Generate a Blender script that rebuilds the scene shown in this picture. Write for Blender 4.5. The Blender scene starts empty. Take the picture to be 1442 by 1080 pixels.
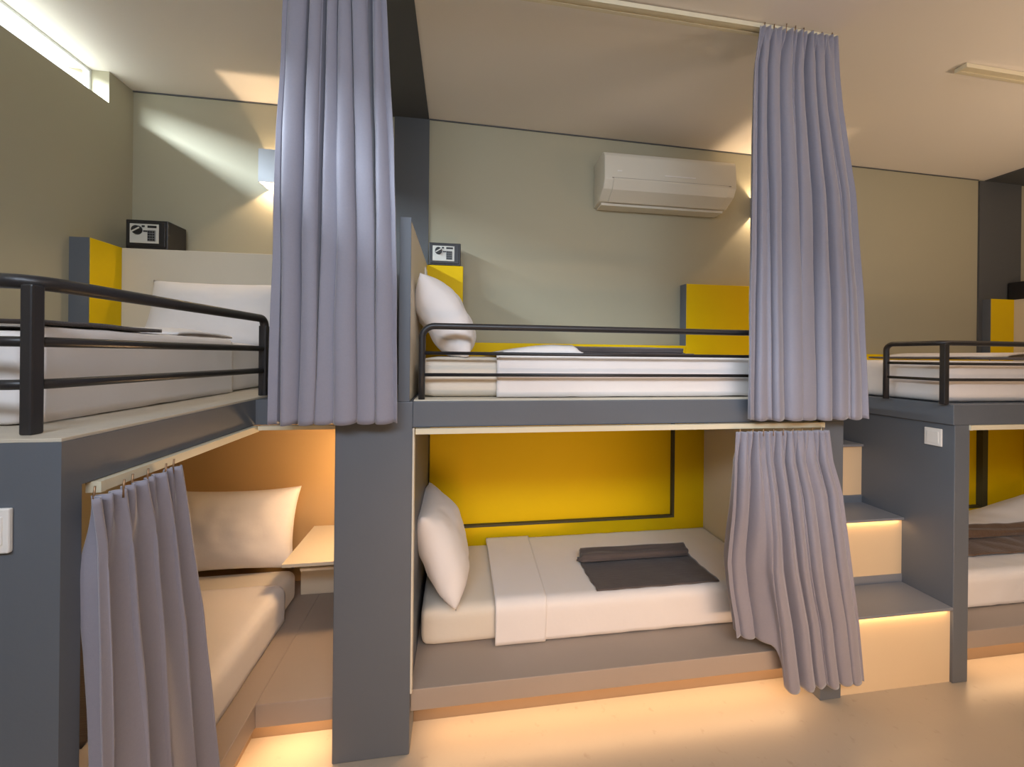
import bpy, bmesh, math, random
from mathutils import Vector, Matrix, noise, Euler
random.seed(4)
S = bpy.context.scene
COL = S.collection
PI = math.pi

# ------------------------------------------------------------------ materials
def lin(c):
    c /= 255.0
    return c / 12.92 if c <= 0.04045 else ((c + 0.055) / 1.055) ** 2.4

def rgb(r, g, b):
    return (lin(r), lin(g), lin(b), 1.0)

def mat(name, col, rough=0.6, var=0.06, scale=4.0, bump=0.0, bscale=60.0, metal=0.0, sheen=0.0, spec=0.5,
        detail=4.0, stretch=(1, 1, 1), emit=None, estr=0.0, coat=0.0):
    m = bpy.data.materials.new(name)
    m.use_nodes = True
    nt = m.node_tree
    N, L = nt.nodes, nt.links
    b = N['Principled BSDF']
    b.inputs['Roughness'].default_value = rough
    b.inputs['Metallic'].default_value = metal
    b.inputs['Specular IOR Level'].default_value = spec
    b.inputs['Coat Weight'].default_value = coat
    if sheen:
        b.inputs['Sheen Weight'].default_value = sheen
        b.inputs['Sheen Roughness'].default_value = 0.4
    tc = N.new('ShaderNodeTexCoord')
    mp = N.new('ShaderNodeMapping')
    mp.inputs['Scale'].default_value = stretch
    L.new(tc.outputs['Object'], mp.inputs['Vector'])
    nz = N.new('ShaderNodeTexNoise')
    nz.inputs['Scale'].default_value = scale
    nz.inputs['Detail'].default_value = detail
    L.new(mp.outputs['Vector'], nz.inputs['Vector'])
    mx = N.new('ShaderNodeMix')
    mx.data_type = 'RGBA'
    mx.inputs[6].default_value = tuple(x * (1 - var) for x in col[:3]) + (1,)
    mx.inputs[7].default_value = tuple(min(1, x * (1 + var)) for x in col[:3]) + (1,)
    L.new(nz.outputs['Fac'], mx.inputs[0])
    L.new(mx.outputs[2], b.inputs['Base Color'])
    if bump:
        n2 = N.new('ShaderNodeTexNoise')
        n2.inputs['Scale'].default_value = bscale
        n2.inputs['Detail'].default_value = 3
        L.new(mp.outputs['Vector'], n2.inputs['Vector'])
        bp = N.new('ShaderNodeBump')
        bp.inputs['Strength'].default_value = bump
        bp.inputs['Distance'].default_value = 0.01
        L.new(n2.outputs['Fac'], bp.inputs['Height'])
        L.new(bp.outputs['Normal'], b.inputs['Normal'])
    if emit:
        b.inputs['Emission Color'].default_value = emit
        b.inputs['Emission Strength'].default_value = estr
    return m

def floor_mat():
    m = mat('polished_concrete', rgb(170, 158, 141), 0.32, 0.10, 1.6, 0.03, 30)
    nt = m.node_tree
    N, L = nt.nodes, nt.links
    b = N['Principled BSDF']
    src = b.inputs['Base Color'].links[0].from_socket
    tc = N.new('ShaderNodeTexCoord')
    v = N.new('ShaderNodeTexNoise')
    v.inputs['Scale'].default_value = 26
    v.inputs['Detail'].default_value = 8
    L.new(tc.outputs['Object'], v.inputs['Vector'])
    r = N.new('ShaderNodeValToRGB')
    r.color_ramp.elements[0].position = 0.24
    r.color_ramp.elements[0].color = (0.86, 0.84, 0.81, 1)
    r.color_ramp.elements[1].position = 0.36
    r.color_ramp.elements[1].color = (1, 1, 1, 1)
    L.new(v.outputs['Fac'], r.inputs['Fac'])
    mx = N.new('ShaderNodeMix')
    mx.data_type = 'RGBA'
    mx.blend_type = 'MULTIPLY'
    mx.inputs[0].default_value = 1.0
    L.new(src, mx.inputs[6])
    L.new(r.outputs['Color'], mx.inputs[7])
    L.new(mx.outputs[2], b.inputs['Base Color'])
    return m

def glass_mat():
    m = bpy.data.materials.new('window_glass')
    m.use_nodes = True
    nt = m.node_tree
    N, L = nt.nodes, nt.links
    b = N['Principled BSDF']
    tr = N.new('ShaderNodeBsdfTransparent')
    gl = N.new('ShaderNodeBsdfGlossy')
    gl.inputs['Roughness'].default_value = 0.05
    mx = N.new('ShaderNodeMixShader')
    mx.inputs[0].default_value = 0.06
    L.new(tr.outputs[0], mx.inputs[1])
    L.new(gl.outputs[0], mx.inputs[2])
    L.new(mx.outputs[0], N['Material Output'].inputs['Surface'])
    N.remove(b)
    return m

M = {}
M['wall'] = mat('wall_paint', rgb(170, 164, 140), 0.75, 0.02, 3, 0.02, 120)
M['ceil'] = mat('ceiling_paint', rgb(238, 231, 222), 0.85, 0.015, 2, 0.01, 150)
M['band'] = mat('dark_band_paint', rgb(84, 86, 88), 0.6, 0.04, 4, 0.02, 120)
M['grey'] = mat('bunk_grey_paint', rgb(96, 101, 108), 0.5, 0.05, 5, 0.03, 90)
M['tread'] = mat('tread_grey_paint', rgb(124, 128, 136), 0.42, 0.05, 5, 0.02, 90)
M['cream'] = mat('cream_paint', rgb(214, 204, 184), 0.6, 0.03, 4, 0.02, 100)
M['ply'] = mat('pale_deck_board', rgb(196, 186, 168), 0.55, 0.10, 6, 0.02, 60, stretch=(1, 6, 1))
M['ledge'] = mat('ledge_paint', rgb(166, 150, 136), 0.5, 0.05, 4, 0.02, 80)
M['tan'] = mat('tan_paint', rgb(192, 160, 114), 0.6, 0.03, 4, 0.02, 100)
M['riser'] = mat('riser_paint', rgb(216, 194, 160), 0.55, 0.03, 4, 0.02, 100)
M['yellow'] = mat('yellow_paint', rgb(230, 192, 0), 0.6, 0.03, 4, 0.02, 90, spec=0.2)
M['reveal'] = mat('dark_reveal_paint', rgb(70, 66, 44), 0.6, 0.05, 5)
M['rail'] = mat('black_powder_coat', rgb(44, 42, 43), 0.38, 0.08, 12, 0.03, 200)
M['sheet'] = mat('white_cotton', rgb(232, 226, 222), 0.85, 0.02, 8, 0.18, 14, sheen=0.2)
M['sheet2'] = mat('pale_under_sheet', rgb(222, 212, 196), 0.85, 0.02, 8, 0.15, 16, sheen=0.2)
M['pillow'] = mat('pillow_cotton', rgb(234, 228, 224), 0.85, 0.02, 8, 0.22, 12, sheen=0.25)
M['throw'] = mat('charcoal_throw', rgb(86, 78, 76), 0.95, 0.22, 60, 0.25, 90, sheen=0.4, stretch=(0.15, 3, 3))
M['throw2'] = mat('brown_throw', rgb(104, 80, 62), 0.95, 0.2, 50, 0.3, 70, sheen=0.4)
M['curtain'] = mat('grey_curtain_cloth', rgb(140, 137, 148), 0.7, 0.05, 120, 0.08, 300, sheen=0.5)
M['track'] = mat('cream_track', rgb(222, 212, 184), 0.45, 0.03, 20)
M['hook'] = mat('metal_hook', rgb(150, 120, 90), 0.4, 0.05, 20, metal=0.6)
M['safe'] = mat('safe_black', rgb(34, 32, 32), 0.45, 0.06, 20, 0.05, 300)
M['safe_plate'] = mat('safe_plate', rgb(206, 204, 194), 0.4, 0.03, 20)
M['safe_mark'] = mat('safe_marking', rgb(28, 28, 28), 0.5, 0.03, 20)
M['safe_key'] = mat('safe_keys', rgb(120, 122, 120), 0.5, 0.03, 20)
M['ac'] = mat('ac_plastic', rgb(214, 208, 192), 0.35, 0.02, 8)
M['ac_dark'] = mat('ac_gap', rgb(120, 112, 100), 0.6, 0.02, 8)
M['white'] = mat('white_plastic', rgb(232, 228, 222), 0.35, 0.02, 10)
M['lampw'] = mat('lamp_white_metal', rgb(160, 163, 166), 0.5, 0.02, 10)
M['bulb'] = mat('lamp_bulb', rgb(255, 240, 210), 0.5, 0.0, 10, emit=(1, 0.72, 0.42, 1), estr=6)
M['brown'] = mat('recess_paint', rgb(134, 112, 90), 0.6, 0.05, 5)
M['frame'] = mat('window_frame_white', rgb(225, 228, 228), 0.5, 0.02, 10)
M['floor'] = floor_mat()
M['glass'] = glass_mat()
M['globe'] = mat('lit_globe', rgb(255, 230, 190), 0.5, 0.0, 10, emit=(1, 0.60, 0.28, 1), estr=160)

# ------------------------------------------------------------------ mesh building
class MB:
    def __init__(s):
        s.bm = bmesh.new()

    def box(s, x0, x1, y0, y1, z0, z1, bev=0.0, seg=2, mtx=None):
        r = bmesh.ops.create_cube(s.bm, size=1.0)
        vs = r['verts']
        c = Vector(((x0 + x1) / 2, (y0 + y1) / 2, (z0 + z1) / 2))
        d = Vector((x1 - x0, y1 - y0, z1 - z0))
        for v in vs:
            v.co = Vector((v.co.x * d.x, v.co.y * d.y, v.co.z * d.z)) + c
            if mtx:
                v.co = mtx @ v.co
        if bev:
            es = list({e for v in vs for e in v.link_edges})
            bmesh.ops.bevel(s.bm, geom=es, offset=bev, segments=seg, profile=0.5, affect='EDGES')
        return s

    def poly(s, pts, direction):
        """prism: closed outline pts (list of 3-vectors) swept by a vector"""
        d = Vector(direction)
        a = [s.bm.verts.new(Vector(p)) for p in pts]
        b = [s.bm.verts.new(Vector(p) + d) for p in pts]
        n = len(pts)
        s.bm.faces.new(a)
        s.bm.faces.new(list(reversed(b)))
        for i in range(n):
            j = (i + 1) % n
            s.bm.faces.new((a[j], a[i], b[i], b[j]))
        bmesh.ops.recalc_face_normals(s.bm, faces=s.bm.faces[:])
        return s

    def grid(s, fn, nu, nv, close_u=False):
        V = []
        for j in range(nv + 1):
            V.append([s.bm.verts.new(Vector(fn(i / nu, j / nv))) for i in range(nu + (0 if close_u else 1))])
        for j in range(nv):
            for i in range(nu):
                k = (i + 1) % len(V[j])
                s.bm.faces.new((V[j][i], V[j][k], V[j + 1][k], V[j + 1][i]))
        return s

    def tube(s, pts, r, n=12, flat=1.0):
        pts = [Vector(p) for p in pts]
        rings = []
        up = Vector((0, 0, 1))
        for i, p in enumerate(pts):
            t = (pts[min(i + 1, len(pts) - 1)] - pts[max(i - 1, 0)]).normalized()
            ref = up if abs(t.z) < 0.92 else Vector((0, 1, 0))
            if i:
                a = (pa - t * pa.dot(t)).normalized()
            else:
                a = t.cross(ref).normalized()
            pa = a
            b = t.cross(a).normalized()
            rings.append([s.bm.verts.new(p + a * (r * math.cos(q * 2 * PI / n)) + b * (r * flat * math.sin(q * 2 * PI / n))) for q in range(n)])
        for i in range(len(rings) - 1):
            for q in range(n):
                k = (q + 1) % n
                s.bm.faces.new((rings[i][q], rings[i][k], rings[i + 1][k], rings[i + 1][q]))
        s.bm.faces.new(list(reversed(rings[0])))
        s.bm.faces.new(rings[-1])
        return s

    def build(s, name, m, parent=None, smooth=False, solid=0.0, sub=0, angle=None, loc=None, soff=0.0):
        bmesh.ops.recalc_face_normals(s.bm, faces=s.bm.faces[:])
        co = [v.co for v in s.bm.verts]
        if parent is not None:
            o0 = parent['_o']
            o0 = Vector(o0)
        else:
            o0 = Vector(loc) if loc else Vector(((min(c.x for c in co) + max(c.x for c in co)) / 2,
                         (min(c.y for c in co) + max(c.y for c in co)) / 2, min(c.z for c in co)))
        for v in s.bm.verts:
            v.co -= o0
        me = bpy.data.meshes.new(name)
        s.bm.to_mesh(me)
        s.bm.free()
        me.materials.append(m)
        o = bpy.data.objects.new(name, me)
        COL.objects.link(o)
        if parent is not None:
            o.parent = parent
        else:
            o.location = o0
        o['_o'] = list(o0)
        if smooth:
            for p in me.polygons:
                p.use_smooth = True
        if angle:
            for p in me.polygons:
                p.use_smooth = True
            me.set_sharp_from_angle(angle=math.radians(angle))
        if solid:
            md = o.modifiers.new('thickness', 'SOLIDIFY')
            md.thickness = solid
            md.offset = soff
        if sub:
            md = o.modifiers.new('smooth', 'SUBSURF')
            md.levels = sub
            md.render_levels = sub
        return o

def tag(o, label, cat, group=None):
    o['label'] = label
    o['category'] = cat
    if group:
        o['group'] = group
    return o

def thing(name, loc, label, cat, group=None):
    o = bpy.data.objects.new(name, None)
    o.empty_display_size = 0.1
    COL.objects.link(o)
    o.location = loc
    o['_o'] = list(loc)
    return tag(o, label, cat, group)

def struct(name, mb, m, parent=None, **k):
    o = mb.build(name, m, parent, **k)
    if parent is None:
        o['kind'] = 'structure'
    return o

def part(name, m, parent, *boxes, bev=0.003):
    b = MB()
    for q in boxes:
        b.box(*q, bev=bev)
    return b.build(name, m, parent)

def nz(x, y, z=0.0, s=1.0):
    return noise.noise(Vector((x * s, y * s, z * s)))

def sstep(a, b, x):
    t = max(0.0, min(1.0, (x - a) / (b - a)))
    return t * t * (3 - 2 * t)

# ------------------------------------------------------------------ room shell
YB = 2.5            # back wall
XL = -1.886         # wall on the left
XR, YR = 6.4, -3.2

def zc(x):          # ceiling height: falls gently to the right
    if x < -0.2:
        return 3.134
    return 3.134 - 0.0168 * (x + 0.2)

struct('floor', MB().box(XL - 0.3, XR + 0.2, YR - 0.2, YB + 0.2, -0.1, 0.0), M['floor'])
c = MB()
def ceil_prism(mb, x0, x1, y0, y1, d0=0.0, th=0.12):
    xs = [x0] + ([-0.2] if x0 < -0.2 < x1 else []) + [x1]
    lo = [(x, y0, zc(x) - d0) for x in xs]
    hi = [(x, y0, zc(x) - d0 + th) for x in reversed(xs)]
    mb.poly(lo + hi, (0, y1 - y0, 0))
    return mb
struct('ceiling', ceil_prism(c, XL - 0.2, XR + 0.2, YR - 0.2, YB + 0.2), M['ceil'])
struct('wall_back', MB().box(XL - 0.3, XR + 0.2, YB, YB + 0.15, 0.0, 3.14), M['wall'])
# wall on the left with a long slit window under the ceiling
WZ = 2.963
WY0, WY1 = -2.6, 2.345
w = MB()
w.box(XL - 0.2, XL, YR, YB, 0, WZ)
w.box(XL - 0.2, XL, WY1, YB, WZ, 3.133)
w.box(XL - 0.2, XL, YR, WY0, WZ, 3.133)
struct('wall_left', w, M['wall'])
struct('wall_right', MB().box(XR, XR + 0.15, YR, YB, 0, 3.14), M['wall'])
struct('wall_rear', MB().box(XL - 0.2, XR + 0.15, YR - 0.15, YR, 0, 3.14), M['wall'])
win = bpy.data.objects.new('window_1', None)
COL.objects.link(win)
win.location = (XL - 0.1, (WY0 + WY1) / 2, WZ)
win['_o'] = list(win.location)
win['kind'] = 'structure'
f = MB()
xf0, xf1 = XL - 0.115, XL - 0.085
f.box(xf0, xf1, WY0, WY1, WZ, WZ + 0.012)
f.box(xf0, xf1, WY0, WY1, 3.118, 3.131)
f.box(xf0, xf1, WY1 - 0.012, WY1, WZ + 0.012, 3.118)
f.box(xf0, xf1, WY0, WY0 + 0.012, WZ + 0.012, 3.118)
f.build('window_frame', M['frame'], win)
MB().box(XL - 0.102, XL - 0.098, WY0 + 0.012, WY1 - 0.012, WZ + 0.012, 3.118).build('window_pane', M['glass'], win)
# dark strips painting in the shadow line where back wall meets ceiling
def shadow_strip(x0, x1):
    return MB().poly([(x0, YB - 0.006, zc(x0) - 0.007), (x1, YB - 0.006, zc(x1) - 0.007),
                      (x1, YB - 0.006, zc(x1) - 0.001), (x0, YB - 0.006, zc(x0) - 0.001)], (0, 0.006, 0))
struct('shadow_line_1', shadow_strip(XL, -0.41), M['band'])
struct('shadow_line_2', shadow_strip(-0.2, 4.09), M['band'])
# dark bands painted up the back wall and across the ceiling
struct('trim_3', MB().box(-0.415, -0.2, YB - 0.012, YB, 0.0, 3.125), M['band'])
struct('trim_4', ceil_prism(MB(), -0.435, -0.203, YR, YB, 0.008, 0.007), M['band'])
struct('trim_5', MB().box(4.09, 4.50, YB - 0.012, YB, 0.0, 3.05), M['band'])
struct('trim_6', ceil_prism(MB(), 4.15, 4.60, YR, YB, 0.010, 0.009), M['band'])

# ------------------------------------------------------------------ helpers for rails
def arc(c, a, b, n=8):
    """quarter round: from c+a to c+b"""
    c, a, b = Vector(c), Vector(a), Vector(b)
    return [c + a * math.cos(t * PI / 2 / n) + b * math.sin(t * PI / 2 / n) for t in range(n + 1)]

# ------------------------------------------------------------------ central bunk
YF = 1.585
cb = thing('bunk_bed', (0.82, 2.04, 0), 'grey built-in double bunk in the middle, under the white air conditioner, yellow inside', 'bunk bed',
           'built-in bunk beds')
part('divider_pillar', M['grey'], cb, (-0.480, -0.182, YF, YB - 0.015, 0.0, 1.43), bev=0.004)
part('headboard', M['cream'], cb, (-0.237, -0.197, YF + 0.006, YB - 0.015, 1.43, 2.172), bev=0.003)
part('headboard_edge', M['grey'], cb, (-0.240, -0.195, YF, YF + 0.006, 1.43, 2.176), bev=0.001)
part('deck', M['grey'], cb, (-0.182, 1.826, YF, YB - 0.015, 1.325, 1.43), bev=0.003)
part('deck_board', M['cream'], cb, (-0.180, 1.80, YF + 0.012, YB - 0.02, 1.43, 1.436), bev=0.001)
part('end_panel', M['grey'], cb, (1.713, 1.826, YF, YB - 0.015, 0.0, 1.325), bev=0.003)
part('end_lining', M['cream'], cb, (1.706, 1.713, YF + 0.004, YB - 0.015, 0.245, 1.32), bev=0.001)
part('side_lining', M['cream'], cb, (-0.182, -0.174, YF + 0.001, YF + 0.035, 0.245, 1.322), bev=0.001)
part('platform', M['ledge'], cb, (-0.182, 1.713, 1.612, YB - 0.015, 0.150, 0.238), bev=0.003)
part('plinth', M['brown'], cb, (-0.182, 1.713, 1.725, YB - 0.015, 0.0, 0.150), bev=0.002)
# yellow back panel with a shallow recess
x0, x1, n0, n1, nz0 = -0.174, 1.706, 0.040, 1.487, 0.515
part('back_panel', M['yellow'], cb, (x0, n0, YB - 0.045, YB - 0.015, 0.238, 1.322), (n1, x1, YB - 0.045, YB - 0.015, 0.238, 1.322),
     (n0, n1, YB - 0.045, YB - 0.015, 0.238, nz0), (n0, n1, YB - 0.019, YB - 0.015, nz0, 1.322), bev=0.0)
part('recess_edge', M['reveal'], cb, (n0, n1, YB - 0.046, YB - 0.019, nz0, nz0 + 0.014), (n1 - 0.016, n1, YB - 0.046, YB - 0.019, nz0 + 0.014, 1.322), bev=0.0)
# yellow backboard of the upper berth
part('back_shelf', M['yellow'], cb, (0.022, 1.545, 2.43, YB - 0.013, 1.436, 1.702), bev=0.002)
part('head_box', M['yellow'], cb, (-0.197, 0.022, 2.36, YB - 0.013, 1.436, 2.166), bev=0.003)
fb = part('foot_box', M['yellow'], cb, (1.546, 2.30, 2.43, YB - 0.002, 1.436, 2.128), bev=0.002)
part('foot_box_side', M['grey'], cb, (1.541, 1.546, 2.431, YB - 0.002, 1.702, 2.127), bev=0.0)
# guard rail
gr = MB().tube([(-0.150, 1.612, 1.43)] + [(-0.150, 1.612, 1.55)] + arc((-0.100, 1.612, 1.690), (-0.05, 0, 0), (0, 0, 0.05)) +
               [(0.4, 1.612, 1.740), (1.50, 1.612, 1.738)] + arc((1.50, 1.612, 1.688), (0, 0, 0.05), (0.05, 0, 0)) + [(1.55, 1.612, 1.43)], 0.0135, 14)
gr = gr.build('guard_rail', M['rail'], cb, smooth=True)
for z in (1.628, 1.538):
    MB().tube([(-0.150, 1.612, z), (1.55, 1.612, z)], 0.0075, 10).build('rail_bar', M['rail'], gr, smooth=True)

# ------------------------------------------------------------------ left bunk
XF, YN = -0.825, 0.925
lb = thing('bunk_bed', (-1.36, 1.71, 0), 'grey built-in bunk along the left wall with the dark arched rail nearest the camera', 'bunk bed',
           'built-in bunk beds')
part('end_panel', M['grey'], lb, (XL, XF, YN, YN + 0.045, 0.0, 1.428), bev=0.0)
part('deck', M['grey'], lb, (XL, XF, YN + 0.045, YB - 0.012, 1.325, 1.428), (XF, -0.481, 1.70, YB - 0.012, 1.325, 1.428), bev=0.0)
part('deck_board', M['ply'], lb, (XL, XF - 0.003, YN + 0.003, YB - 0.012, 1.428, 1.436), bev=0.001)
part('platform', M['ledge'], lb, (XL, -0.775, YN + 0.045, YB - 0.012, 0.150, 0.242), (-0.775, -0.481, 1.615, YB - 0.012, 0.150, 0.242), bev=0.003)
part('plinth', M['brown'], lb, (XL, -0.845, YN + 0.045, YB - 0.012, 0.0, 0.150), (-0.845, -0.481, 1.735, YB - 0.012, 0.0, 0.150), bev=0.002)
part('headboard', M['cream'], lb, (XL, -0.481, 2.325, YB - 0.012, 1.436, 2.180), bev=0.003)
part('head_wing', M['yellow'], lb, (XL, -1.80, 2.146, 2.325, 1.436, 2.180), bev=0.002)
part('head_wing_edge', M['grey'], lb, (XL, -1.802, 2.140, 2.146, 1.436, 2.179), bev=0.0)
part('back_lining', M['tan'], lb, (XL, -0.481, YB - 0.03, YB - 0.012, 0.242, 1.32), bev=0.0)
# rail: flat posts, top rail and two bars, turning the corner at the near end
NX, NY, FX, FY = -0.928, 0.975, -0.842, 1.800
def left_bar(z0, z1, end_drop):
    d = Vector((FX - NX, FY - NY, 0)).normalized()
    c0 = Vector((NX, NY, z0))
    p = [Vector((XL + 0.01, NY, z0)), Vector((-1.2, NY, z0))]
    for k in range(9):                      # rounded corner at the near post
        t = k / 8
        p.append(c0 + Vector((-0.06, 0, 0)) * (1 - t) ** 2 + d * 0.06 * t ** 2)
    f = Vector((FX, FY, z1))
    if end_drop:
        p += [f - d * 0.035 + Vector((0, 0, 0))]
        p += arc(f - d * 0.03 - Vector((0, 0, 0.03)), (0, 0, 0.03), tuple(d * 0.03))[1:]
        p += [Vector((FX, FY, 1.6)), Vector((FX, FY, 1.436))]
    else:
        p += [f]
    return p
gl = MB().tube(left_bar(1.772, 1.770, True), 0.0165, 14).build('guard_rail', M['rail'], lb, smooth=True)
MB().box(NX - 0.013, NX + 0.011, NY - 0.012, NY + 0.016, 1.436, 1.765, bev=0.004).build('post', M['rail'], gl)
MB().box(FX - 0.016, FX + 0.014, FY - 0.016, FY + 0.018, 1.436, 1.740, bev=0.004).build('post', M['rail'], gl)
for z in (1.640, 1.545):
    MB().tube(left_bar(z, z, False), 0.0115, 12).build('rail_bar', M['rail'], gl, smooth=True)

# ------------------------------------------------------------------ right bunk
rb = thing('bunk_bed', (3.5, 2.04, 0), 'grey built-in bunk on the right beside the stairs, brown throw on its lower berth', 'bunk bed',
           'built-in bunk beds')
XS = 2.468
part('side_panel', M['grey'], rb, (XS, 2.559, YF, YB - 0.003, 0.0, 1.295), bev=0.003)
part('deck', M['grey'], rb, (XS - 0.012, 4.62, YF - 0.002, YB - 0.014, 1.295, 1.398), bev=0.003)
part('platform', M['ledge'], rb, (2.559, 4.46, 1.612, YB - 0.014, 0.140, 0.230), bev=0.003)
part('plinth', M['brown'], rb, (2.559, 4.46, 1.70, YB - 0.014, 0.0, 0.140), bev=0.002)
part('end_panel', M['yellow'], rb, (4.46, 4.60, YF + 0.01, YB - 0.014, 0.0, 1.295), bev=0.003)
n0, n1, nz0 = 2.75, 4.12, 0.47
part('back_panel', M['yellow'], rb, (2.559, n0, YB - 0.055, YB - 0.014, 0.23, 1.293), (n1, 4.46, YB - 0.055, YB - 0.014, 0.23, 1.293),
     (n0, n1, YB - 0.055, YB - 0.014, 0.23, nz0), (n0, n1, YB - 0.018, YB - 0.014, nz0, 1.293), bev=0.0)
part('recess_edge', M['reveal'], rb, (n0, n1 - 0.05, YB - 0.056, YB - 0.018, nz0, nz0 + 0.012), (n1 - 0.05, n1, YB - 0.056, YB - 0.018, nz0, 1.293), bev=0.0)
part('back_shelf', M['yellow'], rb, (2.60, 4.10, 2.43, YB - 0.003, 1.398, 1.66), bev=0.002)
part('head_box', M['yellow'], rb, (4.128, 4.352, 2.44, YB - 0.013, 1.398, 2.106), bev=0.002)
part('head_box_side', M['grey'], rb, (4.122, 4.128, 2.441, YB - 0.013, 1.398, 2.105), bev=0.0)
part('headboard', M['cream'], rb, (4.352, 4.60, 1.62, YB - 0.013, 1.398, 2.106), bev=0.003)
xr, yr, yb2, zt = 2.428, 1.607, 1.868, 1.708
g3 = MB().tube([(xr, yb2, 1.398), (xr, yb2, 1.60)] + arc((xr, yb2 - 0.035, zt - 0.035), (0, 0.035, 0), (0, 0, 0.035)) + [(xr, 1.70, zt)] +
               arc((xr + 0.03, yr + 0.03, zt), (-0.03, 0, 0), (0, -0.03, 0)) + [(3.2, yr, zt), (4.30, yr, zt - 0.008), (4.30, yr, 1.398)], 0.0135, 14)
XQ = xr
g3 = g3.build('guard_rail', M['rail'], rb, smooth=True)
MB().box(xr - 0.006, xr + 0.022, yr - 0.010, yr + 0.014, 1.398, zt - 0.004, bev=0.003).build('post', M['rail'], g3)
for z in (1.603, 1.522):
    MB().tube([(xr, yb2, z)] + arc((xr + 0.03, yr + 0.03, z), (-0.03, 0, 0), (0, -0.03, 0)) + [(4.30, yr, z)], 0.0080, 10).build('rail_bar', M['rail'], g3, smooth=True)
# small upstand that carries the rail beside the stair well
# ------------------------------------------------------------------ stairs
st = thing('staircase', (2.147, 1.95, 0), 'grey box stairs with warmly lit pale risers between the middle and right bunks', 'stairs')
tr = [(1.585, 0.380, 1.800), (1.800, 0.742, 2.018), (2.018, 1.100, 2.36)]
for i, (y, z, y2) in enumerate(tr):
    part('tread', M['tread'], st, (1.826, XS, y, y2 + 0.02, z - 0.014, z), bev=0.001)
    zb = 0.0 if i == 0 else tr[i - 1][1]
    part('riser', M['riser'], st, (1.826, XS, y + 0.012, y + 0.03, zb, z - 0.014), bev=0.0)
    if i:
        part('riser_shade_strip', M['tread'], st, (1.828, XS - 0.001, y + 0.008, y + 0.012, zb, zb + 0.045), bev=0.0)  # grey strip painting in the shadow line at the riser foot
part('back_riser', M['tread'], st, (1.826, XS, 2.36, YB - 0.003, 0.0, 1.29), bev=0.002)

# ------------------------------------------------------------------ bedding
def mattress(name, x0, x1, y0, y1, z0, z1, label, m, group='mattresses on the bunks', seed=0, r=0.045):
    nx, ny = 60, 40
    b = MB()
    bmesh.ops.create_cube(b.bm, size=1.0)
    bmesh.ops.subdivide_edges(b.bm, edges=b.bm.edges[:], cuts=15, use_grid_fill=True)
    dx, dy, dz = (x1 - x0) / 2, (y1 - y0) / 2, (z1 - z0) / 2
    c = Vector(((x0 + x1) / 2, (y0 + y1) / 2, (z0 + z1) / 2))
    def warp(t):      # denser rows near the edges
        return math.copysign(1 - (1 - abs(t)) ** 1.9, t)
    for v in b.bm.verts:
        p = Vector((warp(v.co.x * 2) * dx, warp(v.co.y * 2) * dy, warp(v.co.z * 2) * dz))
        q = Vector([math.copysign(min(abs(p[i]), (dx, dy, dz)[i] - r), p[i]) for i in range(3)])
        e = p - q
        if e.length > 1e-6:
            p = q + e.normalized() * min(r, max(abs(e.x), abs(e.y), abs(e.z)))
        wob = nz(p.x * 2 + seed, p.y * 2, p.z * 3 + seed) * 0.006
        p.z += wob if p.z > 0 else 0
        p.y += nz(p.x * 3 + seed, 2, p.z * 6) * 0.006
        v.co = p + c
    o = b.build(name, m, None, smooth=True)
    return tag(o, label, 'mattress', group)

def drape(x0, x1, prof, n, seed, wr=0.004, along='x', skew=None):
    """sheet whose cross profile (list of (a, z)) runs across the bed; x is along the bed"""
    P = [Vector((a, z)) for a, z in prof]
    L = [0]
    for i in range(1, len(P)):
        L.append(L[-1] + (P[i] - P[i - 1]).length)
    def ev(t):
        d = t * L[-1]
        for i in range(1, len(P)):
            if d <= L[i] + 1e-9:
                k = (d - L[i - 1]) / max(1e-9, L[i] - L[i - 1])
                return P[i - 1].lerp(P[i], k)
        return P[-1]
    def fn(u, v):
        q = ev(v)
        a, z = q
        x = x0 + (x1 - x0) * u
        if skew:
            x += skew(u, v)
        w_ = nz(x * 5 + seed, v * 4 + seed, seed) * wr + nz(x * 13, v * 11 + seed, seed) * wr * 0.4
        z += abs(w_)
        if along == 'x':
            return (x, a - abs(w_) * 0.6, z)
        return (a + abs(w_) * 0.6, x, z)
    return MB().grid(fn, n, 44)

def rprof(yf, yb, zb, zt, r=0.04):
    """front bottom -> up the front -> rounded edge -> back"""
    pr = [(yf, zb), (yf, zt - r)]
    for k in range(1, 7):
        t = k / 6 * PI / 2
        pr.append((yf + r - r * math.cos(t), zt - r + r * math.sin(t)))
    pr.append((yb, zt))
    return pr

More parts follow.
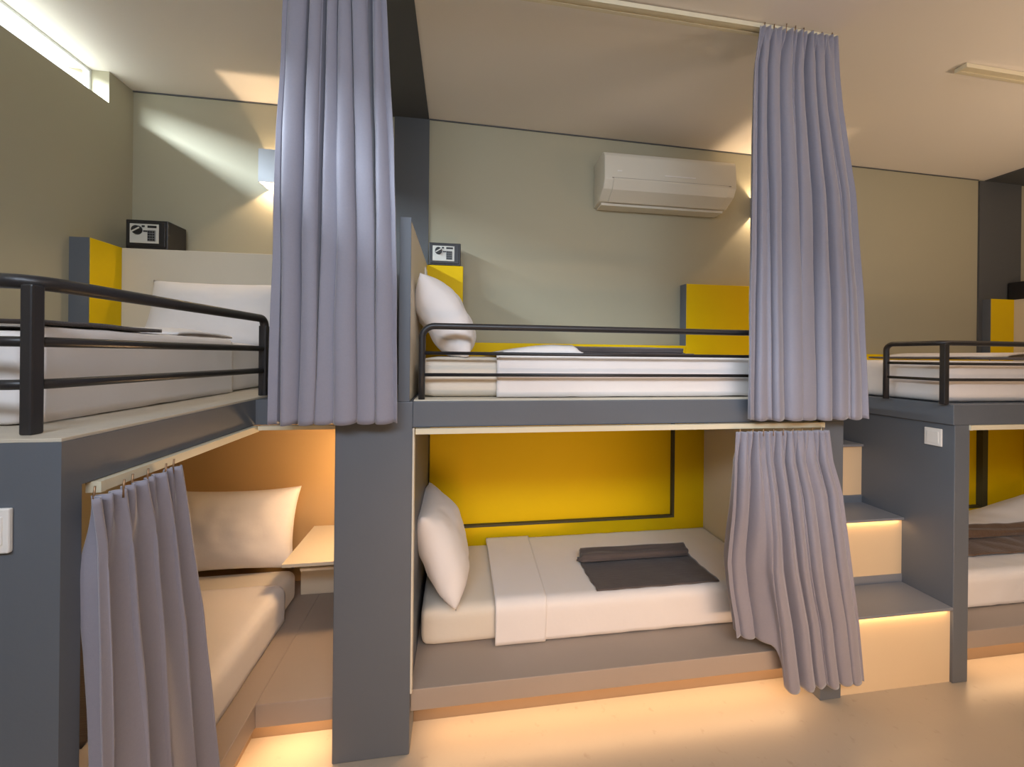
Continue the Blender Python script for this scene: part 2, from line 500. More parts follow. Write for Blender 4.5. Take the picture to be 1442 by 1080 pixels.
def pillow(c, w, l, h, rot, label, seed, name='pillow', group='white pillows on the bunks'):
    b = MB()
    n = 34
    Mx = Euler(rot, 'XYZ').to_matrix()
    def shp(u, v, side):
        x, y = u * 2 - 1, v * 2 - 1
        px = math.copysign(abs(x) ** 0.9, x)
        py = math.copysign(abs(y) ** 0.9, y)
        e = (1 - abs(x) ** 2.6) * (1 - abs(y) ** 2.6)
        zz = h * max(0, e) ** 0.52
        pinx = 1 - 0.075 * (1 - y * y) ** 1.0
        piny = 1 - 0.085 * (1 - x * x) ** 1.0
        wv = nz(x * 1.6 + seed, y * 1.6, seed) * 0.13 + nz(x * 4 + seed, y * 4, seed * 2) * 0.07
        # creases radiating from the corners
        d = abs(abs(x) - abs(y))
        cr = 0.02 * math.cos(d * 16 + seed) * sstep(0.45, 0.95, max(abs(x), abs(y)))
        zz *= 1 + wv + cr
        p = Vector((px * w / 2 * piny ** 0 * pinx, py * l / 2 * piny, side * zz / 2 + 0.012 * nz(x + seed, y)))
        return Mx @ p + Vector(c)
    b.grid(lambda u, v: shp(u, v, 1), n, n)
    b.grid(lambda u, v: shp(u, v, -1), n, n)
    bmesh.ops.remove_doubles(b.bm, verts=b.bm.verts[:], dist=0.0008)
    o = b.build(name, M['pillow'], None, smooth=True, loc=c)
    return tag(o, label, 'pillow', group)

# centre, lower berth
mattress('mattress', -0.165, 1.700, 1.825, 2.450, 0.238, 0.420, 'pale sheeted mattress on the lower berth of the middle bunk', M['sheet2'], seed=1)
def dsk(u, v):
    return (0.02 * (1 - v) - 0.01) * (1 - u)
o = drape(0.195, 1.700, rprof(1.812, 2.452, 0.243, 0.432), 90, 3, 0.005, skew=dsk).build('duvet', M['sheet'], None, smooth=True, solid=0.006)
tag(o, 'white duvet tucked over the lower mattress of the middle bunk, under the charcoal throw', 'duvet', 'white duvets')
fo = drape(0.200, 0.475, rprof(1.803, 2.450, 0.243, 0.446, 0.045), 24, 7, 0.003).build('fold_back', M['sheet'], o, smooth=True, solid=0.006) if False else None
b = drape(0.186, 0.430, rprof(1.802, 2.449, 0.243, 0.445, 0.045), 24, 7, 0.003, skew=lambda u, v: 0.03 * v * u)
# parent expects coordinates relative to the duvet's base
fo = b.build('fold_back', M['sheet'], o, smooth=True, solid=0.006)
pillow((-0.080, 2.04, 0.655), 0.47, 0.52, 0.225, (0, math.radians(70), 0), 'white pillow leaning on the grey pillar inside the yellow lower berth', 2.3)

def throw(x0, x1, y0, y1, z, label, m, roll=0.05, seed=0, rolly=None, along='x', rough=0.0):
    """flat throw with its far edge gathered into a low roll"""
    t = thing('throw_blanket', ((x0 + x1) / 2, (y0 + y1) / 2, z) if along == 'x' else ((y0 + y1) / 2, (x0 + x1) / 2, z), label, 'throw blanket', 'dark throw blankets')
    def flat(u, v):
        x = x0 + (x1 - x0) * u + (0.012 * nz(v * 5, seed) if True else 0)
        y = y0 + (y1 - y0) * v + 0.006 * nz(u * 6, seed + 4)
        zz = z + 0.004 + 0.003 * abs(nz(x * 9, y * 9, seed)) + rough * abs(nz(x * 6, y * 6, seed))
        return (x, y, zz) if along == 'x' else (y, x, zz)
    MB().grid(flat, 50, 24).build('blanket_panel', m, t, smooth=True, solid=0.006)
    ry = y1 if rolly is None else rolly
    def rl(u, v):
        a = v * 2 * PI
        x = x0 + (x1 - x0) * (u * 1.02 - 0.012) + 0.01 * math.cos(a)
        rr = roll * (1 + 0.10 * math.cos(a * 5 + 2 * nz(u * 3, seed)) + 0.08 * nz(u * 3, a, seed) + rough * 6 * nz(u * 14, a * 2, seed))
        e = 1.0 if 0.015 < u < 0.985 else 0.25
        y = ry + rr * 1.25 * e * math.cos(a)
        zz = z + 0.003 + max(0.0, rr * 0.62 * e * (math.sin(a) + 1) )
        return (x, y, zz) if along == 'x' else (y, x, zz)
    MB().grid(lambda u, v: rl(u, v), 70, 28).build('rolled_edge', m, t, smooth=True)
    return t
throw(0.700, 1.375, 1.840, 2.16, 0.438, 'charcoal throw with rolled edge on the lower berth of the middle bunk', M['throw'], 0.044, 5, rolly=2.13)

# centre, upper berth
mattress('mattress', -0.170, 1.690, 1.665, 2.415, 1.437, 1.612, 'white mattress behind the thin rail of the middle bunk, upper berth', M['sheet2'], seed=6)
o = drape(0.165, 1.690, rprof(1.652, 2.418, 1.440, 1.626), 90, 13, 0.005).build('duvet', M['sheet'], None, smooth=True, solid=0.006)
tag(o, 'white duvet over the upper mattress of the middle bunk, below the air conditioner', 'duvet', 'white duvets')
def fold(u, v):
    x = 0.20 + 0.37 * u
    y = 1.70 + 0.68 * v
    h = 0.034 * math.sin(min(1, u * 1.3) * PI * 0.55) * (1 - sstep(0.9, 1.0, u)) + 0.002
    return (x, y, 1.634 + h * sstep(0.0, 0.06, v) + 0.004 * abs(nz(x * 8, y * 8)))
MB().grid(fold, 30, 24).build('fold_back', M['sheet'], o, smooth=True, solid=0.008)
pillow((-0.062, 1.95, 1.792), 0.42, 0.54, 0.225, (0, math.radians(60), 0), 'white pillow leaning on the cream headboard below the small safe, upper middle berth', 5.1)
throw(0.615, 1.29, 1.95, 2.25, 1.634, 'dark throw lying flat behind the rail below the air conditioner', M['throw'], 0.03, 9, rolly=2.05)

# left, upper berth
XM = -1.052
mattress('mattress', XL + 0.005, XM, 1.075, 2.31, 1.437, 1.668, 'thick white mattress on the upper berth by the left wall', M['sheet'], seed=11, r=0.025)
def side_prof(xe, xb, zb, zt, r=0.04):
    pr = [(xe, zb), (xe, zt - r)]
    for k in range(1, 7):
        t = k / 6 * PI / 2
        pr.append((xe - r + r * math.cos(t), zt - r + r * math.sin(t)))
    pr.append((xb, zt))
    return pr
o = drape(1.11, 1.93, side_prof(XM + 0.013, XL + 0.01, 1.439, 1.682, 0.03), 60, 21, 0.005, along='y').build('duvet', M['sheet'], None, smooth=True, solid=0.006)
tag(o, 'white duvet with a dark throw on the upper berth by the left wall', 'duvet', 'white duvets')
def foldl(u, v):
    y = 1.62 + 0.36 * u
    x = XM - 0.015 - 0.7 * v
    h = 0.026 * math.sin(u * PI) ** 0.6 + 0.002
    return (x, y, 1.690 + h * (0.4 + 0.6 * sstep(0, 0.15, v)))
MB().grid(foldl, 24, 24).build('fold_back', M['sheet'], o, smooth=True, solid=0.008)
t = thing('throw_blanket', (-1.4, 1.3, 1.69), 'dark throw spread flat over the upper berth by the left wall', 'throw blanket', 'dark throw blankets')
def tl(u, v):
    y = 1.13 + 0.40 * u
    x = XM - 0.004 - 0.65 * v
    return (x, y, 1.694 + 0.004 * abs(nz(x * 8, y * 8)))
MB().grid(tl, 30, 30).build('blanket_panel', M['throw'], t, smooth=True, solid=0.012)
pillow((-1.285, 2.235, 1.825), 0.68, 0.38, 0.15, (math.radians(72), 0, 0), 'wide white pillow against the cream headboard on the upper left berth', 7.7)

# left, lower berth
mattress('mattress', XL + 0.005, -0.885, 1.05, 2.30, 0.243, 0.415, 'warm lit mattress on the lower left berth behind the drawn curtain', M['sheet2'], seed=15, r=0.05)
o = drape(1.06, 2.10, side_prof(-0.874, XL + 0.01, 0.247, 0.428, 0.045), 70, 31, 0.005, along='y').build('duvet', M['sheet'], None, smooth=True, solid=0.006)
tag(o, 'white duvet on the lower left berth beside the bedside shelf', 'duvet', 'white duvets')
t = thing('throw_blanket', (-1.4, 1.6, 0.44), 'dark throw tip showing behind the curtain on the lower left berth', 'throw blanket', 'dark throw blankets')
def tl2(u, v):
    y = 1.30 + 0.57 * u
    x = -1.10 - 0.6 * v - 0.05 * u
    return (x, y, 0.440 + 0.004 * abs(nz(x * 8, y * 8)))
MB().grid(tl2, 30, 30).build('blanket_panel', M['throw'], t, smooth=True, solid=0.010)
pillow((-1.235, 2.315, 0.638), 0.68, 0.44, 0.17, (math.radians(78), 0, 0), 'white pillow standing against the warm back wall of the lower left berth', 3.4)

# right, lower berth
mattress('mattress', 2.565, 4.44, 1.775, 2.44, 0.231, 0.405, 'white mattress on the lower right berth behind the grey post', M['sheet'], seed=19)
o = drape(2.575, 4.10, rprof(1.762, 2.443, 0.236, 0.418), 90, 41, 0.012).build('duvet', M['sheet'], None, smooth=True, solid=0.006)
tag(o, 'rumpled white duvet under the brown throw on the lower right berth', 'duvet', 'white duvets')
def rump(u, v):
    x = 2.70 + 1.70 * u
    y = 2.12 + 0.30 * v
    h = (0.05 + 0.16 * sstep(0.55, 1.0, u)) * math.sin(v * PI) ** 0.7
    return (x, y, 0.432 + h + 0.02 * abs(nz(x * 4, y * 6, 2)))
MB().grid(rump, 60, 24).build('bunched_edge', M['sheet'], o, smooth=True, solid=0.008)
throw(2.72, 4.00, 1.90, 2.12, 0.432, 'crumpled brown throw on the lower right berth', M['throw2'], 0.05, 17, rolly=2.12, rough=0.012)
# right, upper berth
mattress('mattress', 2.485, 4.345, 1.640, 2.42, 1.399, 1.618, 'white mattress on the upper right berth above the grey stair panel', M['sheet'], seed=23)
t = thing('throw_blanket', (3.2, 1.95, 1.62), 'dark throw on the upper right berth behind the short rail', 'throw blanket', 'dark throw blankets')
def tr2(u, v):
    x = 2.72 + 0.62 * u
    y = 1.70 + 0.5 * v
    return (x, y, 1.632 + 0.004 * abs(nz(x * 8, y * 8)))
MB().grid(tr2, 30, 30).build('blanket_panel', M['throw'], t, smooth=True, solid=0.012)
def fr(u, v):
    x = 3.02 + 0.50 * u
    y = 1.72 + 0.6 * v
    return (x, y, 1.642 + 0.024 * math.sin(u * PI) ** 0.5)
o = MB().grid(fr, 30, 24).build('duvet', M['sheet'], None, smooth=True, solid=0.008)
tag(o, 'white duvet fold lying on the upper right berth beside the yellow box', 'duvet', 'white duvets')

# ------------------------------------------------------------------ curtains
def curtain(name, rows, base, amp, nf, seed, label, m=None, axis='x', header=0.09, zbot=None, lean=0.0, deep=0.060, ns=420, nt=90, nhook=0, hookz=0.0, off=None):
    """rows: (z, left edge, right edge); base: rest plane in the other axis"""
    rows = sorted(rows, key=lambda r: -r[0])
    def edge(z):
        if z >= rows[0][0]:
            return rows[0][1], rows[0][2]
        for i in range(1, len(rows)):
            if z >= rows[i][0]:
                a, b = rows[i - 1], rows[i]
                k = (a[0] - z) / (a[0] - b[0])
                return a[1] + (b[1] - a[1]) * k, a[2] + (b[2] - a[2]) * k
        return rows[-1][1], rows[-1][2]
    ztop, zb0 = rows[0][0], rows[-1][0]
    def fn(u, v):
        zb = zb0 if zbot is None else zbot(u)
        z = ztop + (zb - ztop) * v
        d = ztop - z
        l, r = edge(max(z, zb0))
        hd = sstep(0.0, header * 1.6, d)
        lng = sstep(header, header + 0.9, d)
        ph = u + 0.030 * nz(u * 2.5 + seed, v * 1.3, seed) + 0.012 * nz(u * 7 + seed, v * 2.2, seed + 5)
        k = nz(ph * nf * 0.55 + seed, v * 0.8, seed + 9)
        a1 = 2 * PI * nf * ph
        w1 = math.sin(a1)
        w2 = math.sin(2 * PI * (nf * 0.62) * ph + 1.1 + seed)
        wh = math.sin(2 * PI * nf * 2 * u)
        fr = (nf * ph + 0.25 * nz(ph * nf * 0.4, seed, v)) % 1.0
        kf = math.floor(nf * ph)
        wv = 0.095 + 0.030 * math.sin(kf * 2.3 + seed)
        dp = 0.62 + 0.38 * math.sin(kf * 1.7 + seed * 3 + 1.2 * v)
        pulse = math.exp(-((fr - 0.5) / wv) ** 2)
        side = 1 if axis == 'x' else -1
        y = amp * (0.34 * w1 + 0.30 * w2 * lng * (1 + 0.5 * k)) * (0.3 + 0.7 * hd)
        pulse *= min(1, min(u, 1 - u) / 0.07)
        y += side * deep * dp * pulse * (0.30 + 0.70 * hd)
        y += (1 - hd) * amp * 0.30 * wh
        y *= 0.35 + 0.65 * min(1, min(u, 1 - u) / 0.07)
        lat = (r - l) / nf * 0.22 * math.cos(a1 * 1.0 + 0.5) * hd * (1 - 0.3 * lng)
        ed = min(u, 1 - u) / 0.06
        lat -= (r - l) / nf * 0.115 * math.sin(2 * PI * (fr - 0.5)) * hd
        lat *= min(1, ed)
        x = l + (r - l) * u + lat
        x += 0.004 * nz(u * 4, v * 6, seed)
        yy = base + y + lean * v + (off(u, v) if off else 0)
        z += 0.004 * math.sin(a1) * sstep(0.93, 1, v)
        return (x, yy, z) if axis == 'x' else (yy, x, z)
    t = MB().grid(fn, ns, nt).build(name, m or M['curtain'], None, smooth=True, solid=0.003)
    tag(t, label, 'curtain', 'grey pleated curtains')
    for i in range(nhook):
        u = (i + 0.5) / nhook
        p = fn(u, 0.0)
        h = MB().tube([Vector(p) + Vector((0, 0, -0.02)), Vector(p) + Vector((0, 0, 0.0)), Vector(p) + Vector((0.002, 0, hookz))], 0.0022, 8)
        h.build('curtain_hook', M['hook'], t, smooth=True)
    return t

curtain('curtain', [(3.095, -0.648, -0.296), (2.966, -0.652, -0.289), (2.696, -0.662, -0.272), (2.453, -0.675, -0.256), (2.156, -0.681, -0.245),
                    (1.832, -0.686, -0.239), (1.562, -0.690, -0.235), (1.357, -0.693, -0.233)], 1.512, 0.026, 6.5, 1.7,
        'long grey curtain hanging from the ceiling in front of the wide grey divider', nhook=6, hookz=0.02)
curtain('curtain', [(3.085, 1.300, 1.690), (2.918, 1.275, 1.700), (2.759, 1.271, 1.720), (2.377, 1.268, 1.793), (1.895, 1.267, 1.840),
                    (1.573, 1.270, 1.860), (1.347, 1.273, 1.873)], 1.512, 0.026, 7.5, 4.2,
        'long grey curtain hanging from the ceiling beside the air conditioner', nhook=8, hookz=0.02)
def c3bot(u):
    return 0.30 - 0.19 * sstep(0.22, 0.30, u) + 0.0
def c3off(u, v):
    return 0.10 * (1 - sstep(0.14, 0.30, u)) * sstep(0.1, 0.8, v)
curtain('curtain', [(1.293, 1.222, 1.690), (1.151, 1.218, 1.712), (0.988, 1.227, 1.768), (0.661, 1.250, 1.820), (0.395, 1.300, 1.864),
                    (0.100, 1.345, 1.900)], 1.535, 0.022, 8.5, 6.6,
        'grey curtain pushed aside at the right end of the yellow lower berth', zbot=c3bot, off=c3off, nhook=9, hookz=0.012)
def kx(X, rows):
    return [(1.62 + (z - 1.62) * X / -0.78, a * X / -0.78, b * X / -0.78) for z, a, b in rows]
curtain('curtain', [(1.298, 0.945, 1.214), (1.20, 0.953, 1.232), (1.066, 0.955, 1.250), (0.847, 0.955, 1.285), (0.491, 0.952, 1.32), (0.219, 0.95, 1.35), (0.03, 0.96, 1.37)],
        -0.785, 0.028, 4.3, 2.9, 'grey curtain gathered at the near end of the lower left berth', axis='y', lean=0.040, deep=0.065, nhook=6, hookz=0.022, header=0.12)

# tracks
def track(p0, p1, h, w_, label):
    p0, p1 = Vector(p0), Vector(p1)
    t = thing('curtain_track', (p0 + p1) / 2, label, 'curtain track', 'cream curtain tracks')
    d = (p1 - p0).normalized()
    s_ = d.cross(Vector((0, 0, 1))).normalized() * (w_ / 2)
    dn = Vector((0, 0, -h))
    g = Vector((0, 0, -h * 0.6))
    # C-section with a slot underneath
    for sg in (1, -1):
        pass
    pts = [p0 + s_, p0 + s_ + dn, p0 + s_ * 0.35 + dn, p0 + s_ * 0.35 + dn * 0.75, p0 - s_ * 0.35 + dn * 0.75, p0 - s_ * 0.35 + dn, p0 - s_ + dn, p0 - s_]
    MB().poly(pts, p1 - p0).build('track_channel', M['track'], t)
    b = MB()
    pts = [p1 + s_ * 1.05, p1 + s_ * 1.05 + dn * 1.05, p1 - s_ * 1.05 + dn * 1.05, p1 - s_ * 1.05]
    b.poly(pts, d * 0.012).build('end_cap', M['track'], t)
    return t
track((-0.9, 1.545, zc(-0.9) - 0.001), (1.685, 1.545, zc(1.685) - 0.001), 0.020, 0.045, 'long cream curtain track on the ceiling above the middle bunk')
track((4.6, 1.575, zc(4.6) - 0.012), (2.475, 1.575, zc(2.475) - 0.002), 0.020, 0.045, 'short cream curtain track on the ceiling above the right bunk')
track((-0.168, 1.575, 1.323), (1.690, 1.575, 1.323), 0.022, 0.020, 'cream curtain track under the deck of the middle bunk')
track((-0.822, 1.69, 1.323), (-0.822, 1.005, 1.323), 0.024, 0.030, 'cream curtain track under the deck of the left bunk')
track((-0.50, 1.685, 1.323), (-0.79, 1.685, 1.323), 0.016, 0.026, 'short cream track over the lower left nook beside the divider')
track((4.40, 1.59, 1.294), (2.565, 1.59, 1.294), 0.024, 0.024, 'cream curtain track under the deck of the right bunk')

# ------------------------------------------------------------------ air conditioner
ac = thing('air_conditioner', (1.35, YB, 2.59), 'white split air conditioner mounted high on the back wall', 'air conditioner')
ax0, ax1 = 0.900, 1.815
pf = [(2.499, 2.915), (2.345, 2.932), (2.318, 2.920), (2.305, 2.895), (2.300, 2.745), (2.325, 2.692), (2.400, 2.640), (2.499, 2.628)]
a = MB()
a.poly([(ax0, y, z) for y, z in pf], (ax1 - ax0, 0, 0))
bmesh.ops.bevel(a.bm, geom=a.bm.edges[:], offset=0.006, segments=3, profile=0.5, affect='EDGES')
a.build('body', M['ac'], ac, angle=40)
MB().poly([(ax0 + 0.06, 2.296, 2.753), (ax0 + 0.06, 2.294, 2.741), (ax0 + 0.06, 2.318, 2.687), (ax0 + 0.06, 2.390, 2.636), (ax0 + 0.06, 2.398, 2.643), (ax0 + 0.06, 2.325, 2.699), (ax0 + 0.06, 2.302, 2.747)], (ax1 - ax0 - 0.12, 0, 0)).build('louver_flap', M['ac'], ac)
MB().box(ax0 + 0.05, ax1 - 0.04, 2.2985, 2.302, 2.752, 2.756).build('panel_gap', M['ac_dark'], ac)
MB().box(ax0 + 0.02, ax1 - 0.02, 2.41, 2.497, 2.620, 2.636).build('base_lip', M['ac'], ac)
MB().box(ax0 + 0.405, ax0 + 0.62, 2.2985, 2.303, 2.786, 2.793, bev=0.001).build('highlight_strip', M['white'], ac)  # white bar painted as the bright reflection over the logo
MB().box(ax0 + 0.085, ax0 + 0.115, 2.2985, 2.303, 2.796, 2.803, bev=0.001).build('badge', M['white'], ac)

# ------------------------------------------------------------------ wall lamps
def wall_lamp(x, z0, z1, zl, label, watts, hw=0.066):
    t = thing('wall_lamp', (x, YB, (z0 + z1) / 2), label, 'wall lamp', 'up and down wall lamps')
    y0 = YB - 0.12
    yw = YB - 0.001
    h = MB()
    h.box(x - hw - 0.004, x - hw, y0, yw, z0, z1)
    h.box(x + hw, x + hw + 0.004, y0, yw, z0, z1)
    h.box(x - hw, x + hw, y0, y0 + 0.004, z0, z1)
    h.build('lamp_housing', M['lampw'], t)
    MB().box(x - hw + 0.01, x + hw - 0.01, YB - 0.012, YB - 0.001, (z0 + z1) / 2 - 0.03, (z0 + z1) / 2 + 0.03, bev=0.003).build('mounting_plate', M['lampw'], t)
    L = bpy.data.lights.new('wall_lamp_bulb', 'POINT')
    L.energy = watts
    L.color = (1.0, 0.71, 0.43)
    L.shadow_soft_size = 0.010
    lo = bpy.data.objects.new('lamp_bulb', L)
    COL.objects.link(lo)
    lo.parent = t
    lo.location = (0, -0.06, zl - (z0 + z1) / 2)
    return t
wall_lamp(-1.085, 2.610, 2.800, 2.660, 'white up-and-down wall lamp half hidden by the long curtain beside the divider', 8.0)
wall_lamp(2.150, 2.640, 2.780, 2.710, 'white up-and-down wall lamp behind the curtain next to the air conditioner', 7.0)

# ------------------------------------------------------------------ safes
def safe(x0, x1, y0, y1, z0, z1, label):
    t = thing('safe', ((x0 + x1) / 2, (y0 + y1) / 2, z0), label, 'safe', 'small black safes')
    w_, h = x1 - x0, z1 - z0
    MB().box(x0, x1, y0, y1, z0, z1, bev=0.004).build('safe_body', M['safe'], t)
    d = MB().box(x0 + w_ * 0.06, x1 - w_ * 0.06, y0 - 0.004, y0 + 0.002, z0 + h * 0.08, z1 - h * 0.08, bev=0.002).build('safe_door', M['safe'], t)
    px0, px1 = x0 + w_ * 0.12, x0 + w_ * 0.80
    pz0, pz1 = z0 + h * 0.19, z1 - h * 0.15
    pl = MB().box(px0, px1, y0 - 0.0075, y0 - 0.003, pz0, pz1, bev=0.001).build('control_plate', M['safe_plate'], t)
    pw, ph = px1 - px0, pz1 - pz0
    cx, cz = px0 + pw * 0.27, pz0 + ph * 0.66
    r = ph * 0.24
    k = MB()
    bmesh.ops.create_cone(k.bm, cap_ends=True, segments=28, radius1=r, radius2=r * 0.9, depth=0.014,
                          matrix=Matrix.Translation((cx, y0 - 0.0135, cz)) @ Matrix.Rotation(PI / 2, 4, 'X'))
    k.build('knob', M['safe_mark'], t, angle=40)
    mt = Matrix.Translation((cx, y0 - 0.0215, cz)) @ Matrix.Rotation(math.radians(-32), 4, 'Y')
    MB().box(-r * 0.85, r * 0.85, -0.0012, 0.0012, -r * 0.14, r * 0.14, mtx=mt).build('knob_pointer', M['safe_plate'], t)
    q = MB()
    q.box(px0 + pw * 0.62, px0 + pw * 0.93, y0 - 0.009, y0 - 0.007, pz0 + ph * 0.80, pz0 + ph * 0.92)
    q.box(px0 + pw * 0.47, px0 + pw * 0.64, y0 - 0.009, y0 - 0.007, pz0 + ph * 0.58, pz0 + ph * 0.66)
    q.box(px0 + pw * 0.42, px0 + pw * 0.52, y0 - 0.009, y0 - 0.007, pz0 + ph * 0.82, pz0 + ph * 0.92)
    q.build('marking', M['safe_mark'], t)
    MB().box(px0 + pw * 0.62, px0 + pw * 0.90, y0 - 0.010, y0 - 0.007, pz0 + ph * 0.10, pz0 + ph * 0.68, bev=0.001).build('keypad', M['safe_key'], t)
    for i in range(3):
        for j in range(4):
            MB().box(px0 + pw * (0.645 + i * 0.083), px0 + pw * (0.705 + i * 0.083), y0 - 0.012, y0 - 0.0095,
                     pz0 + ph * (0.13 + j * 0.135), pz0 + ph * (0.22 + j * 0.135)).build('key_button', M['safe_mark'], t)
    return t
safe(-1.790, -1.585, 2.332, 2.475, 2.181, 2.338, 'small black safe with round knob on the cream headboard of the left bunk')
safe(-0.186, 0.006, 2.366, 2.480, 2.167, 2.306, 'small black safe on the yellow box at the head of the middle bunk')
safe(4.36, 4.56, 2.32, 2.48, 2.107, 2.245, 'small black safe on the headboard of the right bunk, cut by the picture edge')

# ------------------------------------------------------------------ switches and sockets
t = thing('light_switch', (-0.965, YN, 1.25), 'white double light switch on the grey near end of the left bunk', 'light switch')
MB().box(-1.02, -0.909, YN - 0.010, YN, 1.204, 1.296, bev=0.003).build('switch_plate', M['white'], t)
for xx in (-1.008, -0.9625):
    MB().box(xx, xx + 0.0435, YN - 0.0125, YN - 0.009, 1.222, 1.280, bev=0.0015).build('rocker', M['white'], t)
t = thing('light_switch', (XS, 1.67, 1.22), 'square white light switch on the grey side panel above the stairs', 'light switch')
MB().box(XS - 0.009, XS, 1.633, 1.707, 1.175, 1.266, bev=0.003).build('switch_plate', M['white'], t)
MB().box(XS - 0.0115, XS - 0.008, 1.645, 1.695, 1.190, 1.251, bev=0.0015).build('rocker', M['white'], t)
t = thing('wall_socket', (-0.197, 2.26, 2.05), 'small pale socket on the cream headboard beside the middle safe', 'socket')
MB().box(-0.197, -0.189, 2.22, 2.30, 2.04, 2.12, bev=0.002).build('socket_plate', M['white'], t)
MB().box(-0.190, -0.186, 2.245, 2.275, 2.055, 2.105, bev=0.001).build('socket_insert', M['safe_plate'], t)

# ------------------------------------------------------------------ bedside shelf and lamp
t = thing('bedside_shelf', (-0.67, 2.26, 0.54), 'cream bedside shelf beside the pillow in the lower left nook', 'shelf')
MB().box(-0.862, -0.481, 2.035, YB - 0.03, 0.552, 0.570, bev=0.002).build('shelf_board', M['cream'], t)
MB().box(-0.80, -0.481, 2.10, 2.12, 0.495, 0.510, bev=0.002).build('shelf_bracket', M['cream'], t)
MB().box(-0.880, -0.481, 2.32, YB - 0.03, 0.242, 0.40, bev=0.003).build('shelf_base', M['cream'], t)
t = thing('table_lamp', (-0.560, 2.09, 0.571), 'small lamp on the bedside shelf, mostly hidden behind the divider', 'table lamp')
def lathe(prof, c, n=24):
    b = MB()
    P = prof
    b.grid(lambda u, v: (c[0] + P[min(len(P) - 1, int(round(v * (len(P) - 1))))][0] * math.cos(u * 2 * PI),
                         c[1] + P[min(len(P) - 1, int(round(v * (len(P) - 1))))][0] * math.sin(u * 2 * PI),
                         c[2] + P[min(len(P) - 1, int(round(v * (len(P) - 1))))][1]), n, len(P) - 1, close_u=True)
    return b
lathe([(0.001, 0), (0.05, 0), (0.05, 0.01), (0.012, 0.018), (0.008, 0.38), (0.001, 0.38)], (-0.560, 2.09, 0.571)).build('lamp_base', M['rail'], t, angle=40)
gb = MB()
bmesh.ops.create_uvsphere(gb.bm, u_segments=20, v_segments=12, radius=0.045, matrix=Matrix.Translation((-0.560, 2.09, 0.985)))
gb.build('lamp_globe', M['globe'], t, smooth=True)

def point(name, loc, watts, col, r=0.03, parent=None):
    L = bpy.data.lights.new(name, 'POINT')
    L.energy = watts
    L.color = col
    L.shadow_soft_size = r
    o = bpy.data.objects.new(name, L)
    COL.objects.link(o)
    o.location = loc
    return o

def area(name, loc, rot, sx, sy, watts, col, spread=180):
    L = bpy.data.lights.new(name, 'AREA')
    L.shape = 'RECTANGLE'
    L.size, L.size_y = sx, sy
    L.energy = watts
    L.color = col
    L.spread = math.radians(spread)
    o = bpy.data.objects.new(name, L)
    COL.objects.link(o)
    o.location = loc
    o.rotation_euler = tuple(math.radians(q) for q in rot)
    return o
WARM = (1.0, 0.62, 0.28)
WARM2 = (1.0, 0.70, 0.40)
# ------------------------------------------------------------------ lights
# led strips under the platforms and the stair nosings
LED = (1.0, 0.60, 0.30)
area('plinth_led_centre', (0.77, 1.665, 0.147), (0, 0, 0), 1.80, 0.06, 4.0, LED)
area('plinth_led_nook', (-0.63, 1.67, 0.147), (0, 0, 0), 0.27, 0.06, 1.2, LED)
area('plinth_led_left', (-0.81, 1.30, 0.147), (0, 0, 90), 0.60, 0.05, 1.4, LED)
area('plinth_led_right', (3.5, 1.655, 0.137), (0, 0, 0), 1.80, 0.06, 3.0, LED)
for y, z in ((1.600, 0.356), (1.816, 0.718)):
    area('stair_led', (2.147, y - 0.015, z + 0.008), (0, 0, 0), 0.60, 0.012, 0.45, (1.0, 0.55, 0.22))
# led strips under the decks
area('berth_led_centre', (0.75, 1.70, 1.318), (0, 0, 0), 1.70, 0.03, 1.1, (1.0, 0.76, 0.54))
area('berth_led_right', (3.5, 1.70, 1.288), (0, 0, 0), 1.70, 0.03, 1.1, (1.0, 0.76, 0.54))
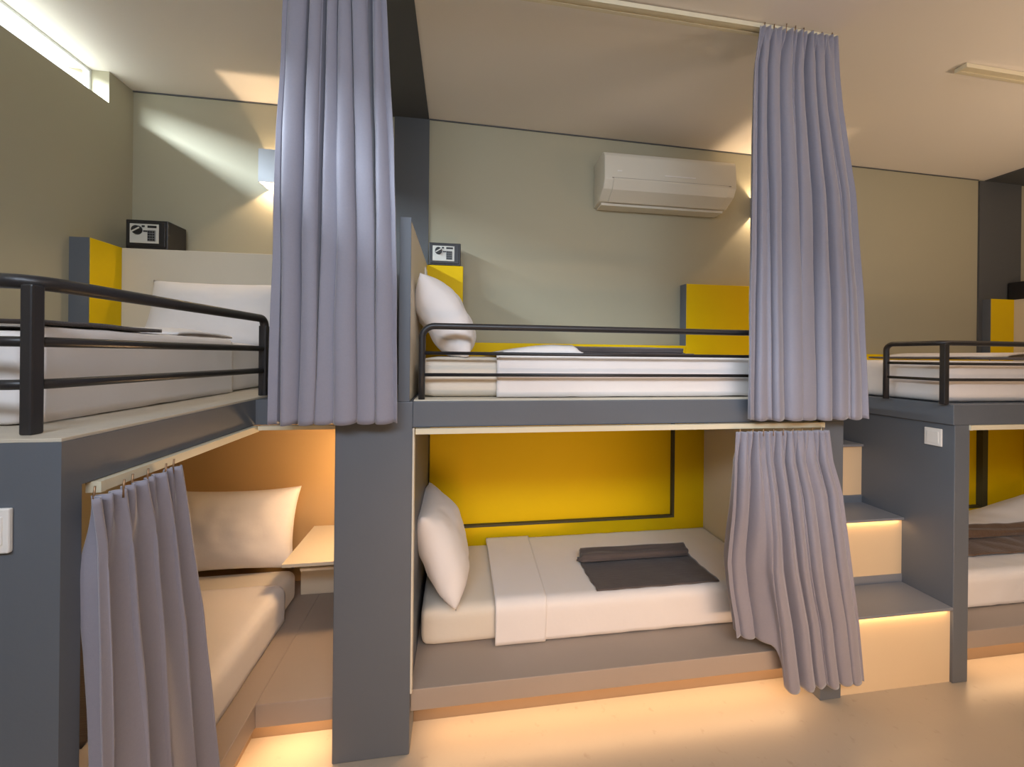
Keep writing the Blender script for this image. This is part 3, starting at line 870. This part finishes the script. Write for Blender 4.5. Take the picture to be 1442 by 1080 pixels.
# daylight sky beyond the slit window; unseen overhead light added behind the camera
area('slit_daylight', (-2.62, -0.3, 3.36), (0, -62, 0), 0.16, 6.0, 420, (0.82, 0.95, 1.08))
area('room_ceiling_panel', (0.0, -1.0, 2.9), (57, 0, -6), 2.6, 0.45, 31, (0.84, 0.97, 1.16), spread=130)
# low warm fill added behind the camera to brighten the front faces
area('low_warm_fill', (1.3, -0.7, 0.28), (94, 0, 0), 3.4, 0.20, 12, (1.0, 0.62, 0.36), spread=80)
area('ceiling_warm_fill', (1.8, -1.3, 2.3), (180, 0, 0), 1.2, 0.3, 38, (1.0, 0.77, 0.58))  # unseen warm fill, added to lift the ceiling
area('right_ceiling_fill', (3.7, 0.3, 1.9), (180, 0, 0), 0.6, 0.4, 34, (1.0, 0.75, 0.54))  # another added fill, out of view, warming the right end of the ceiling

wd = bpy.data.worlds.new('world')
S.world = wd
wd.use_nodes = True
wd.node_tree.nodes['Background'].inputs[0].default_value = (0.92, 0.96, 1.0, 1)
wd.node_tree.nodes['Background'].inputs[1].default_value = 3.0

# ------------------------------------------------------------------ camera
F, CY = 537.0, 501.0
yaw, roll = math.radians(7.96), math.radians(0.6)
cd = bpy.data.cameras.new('camera')
cd.sensor_width = 36.0
cd.lens = F / 1442 * 36.0
cd.shift_x = 0.0
cd.shift_y = (CY - 540.0) / 1442
cd.clip_start = 0.02
cam = bpy.data.objects.new('camera', cd)
COL.objects.link(cam)
cy_, sy_ = math.cos(yaw), math.sin(yaw)
cr, sr = math.cos(roll), math.sin(roll)
right0 = Vector((cy_, -sy_, 0))
down0 = Vector((0, 0, -1))
fwd = Vector((sy_, cy_, 0))
right = right0 * cr - down0 * sr
down = right0 * sr + down0 * cr
mw = Matrix(((right.x, -down.x, -fwd.x, 0), (right.y, -down.y, -fwd.y, 0), (right.z, -down.z, -fwd.z, 1.62), (0, 0, 0, 1)))
cam.matrix_world = mw
S.camera = cam
for o in list(bpy.data.objects):
    if '_o' in o:
        del o['_o']
S.view_settings.view_transform = 'Standard'
S.view_settings.look = 'None'
S.view_settings.gamma = 1.0
S.view_settings.use_curve_mapping = False
S.view_settings.exposure = 0.0
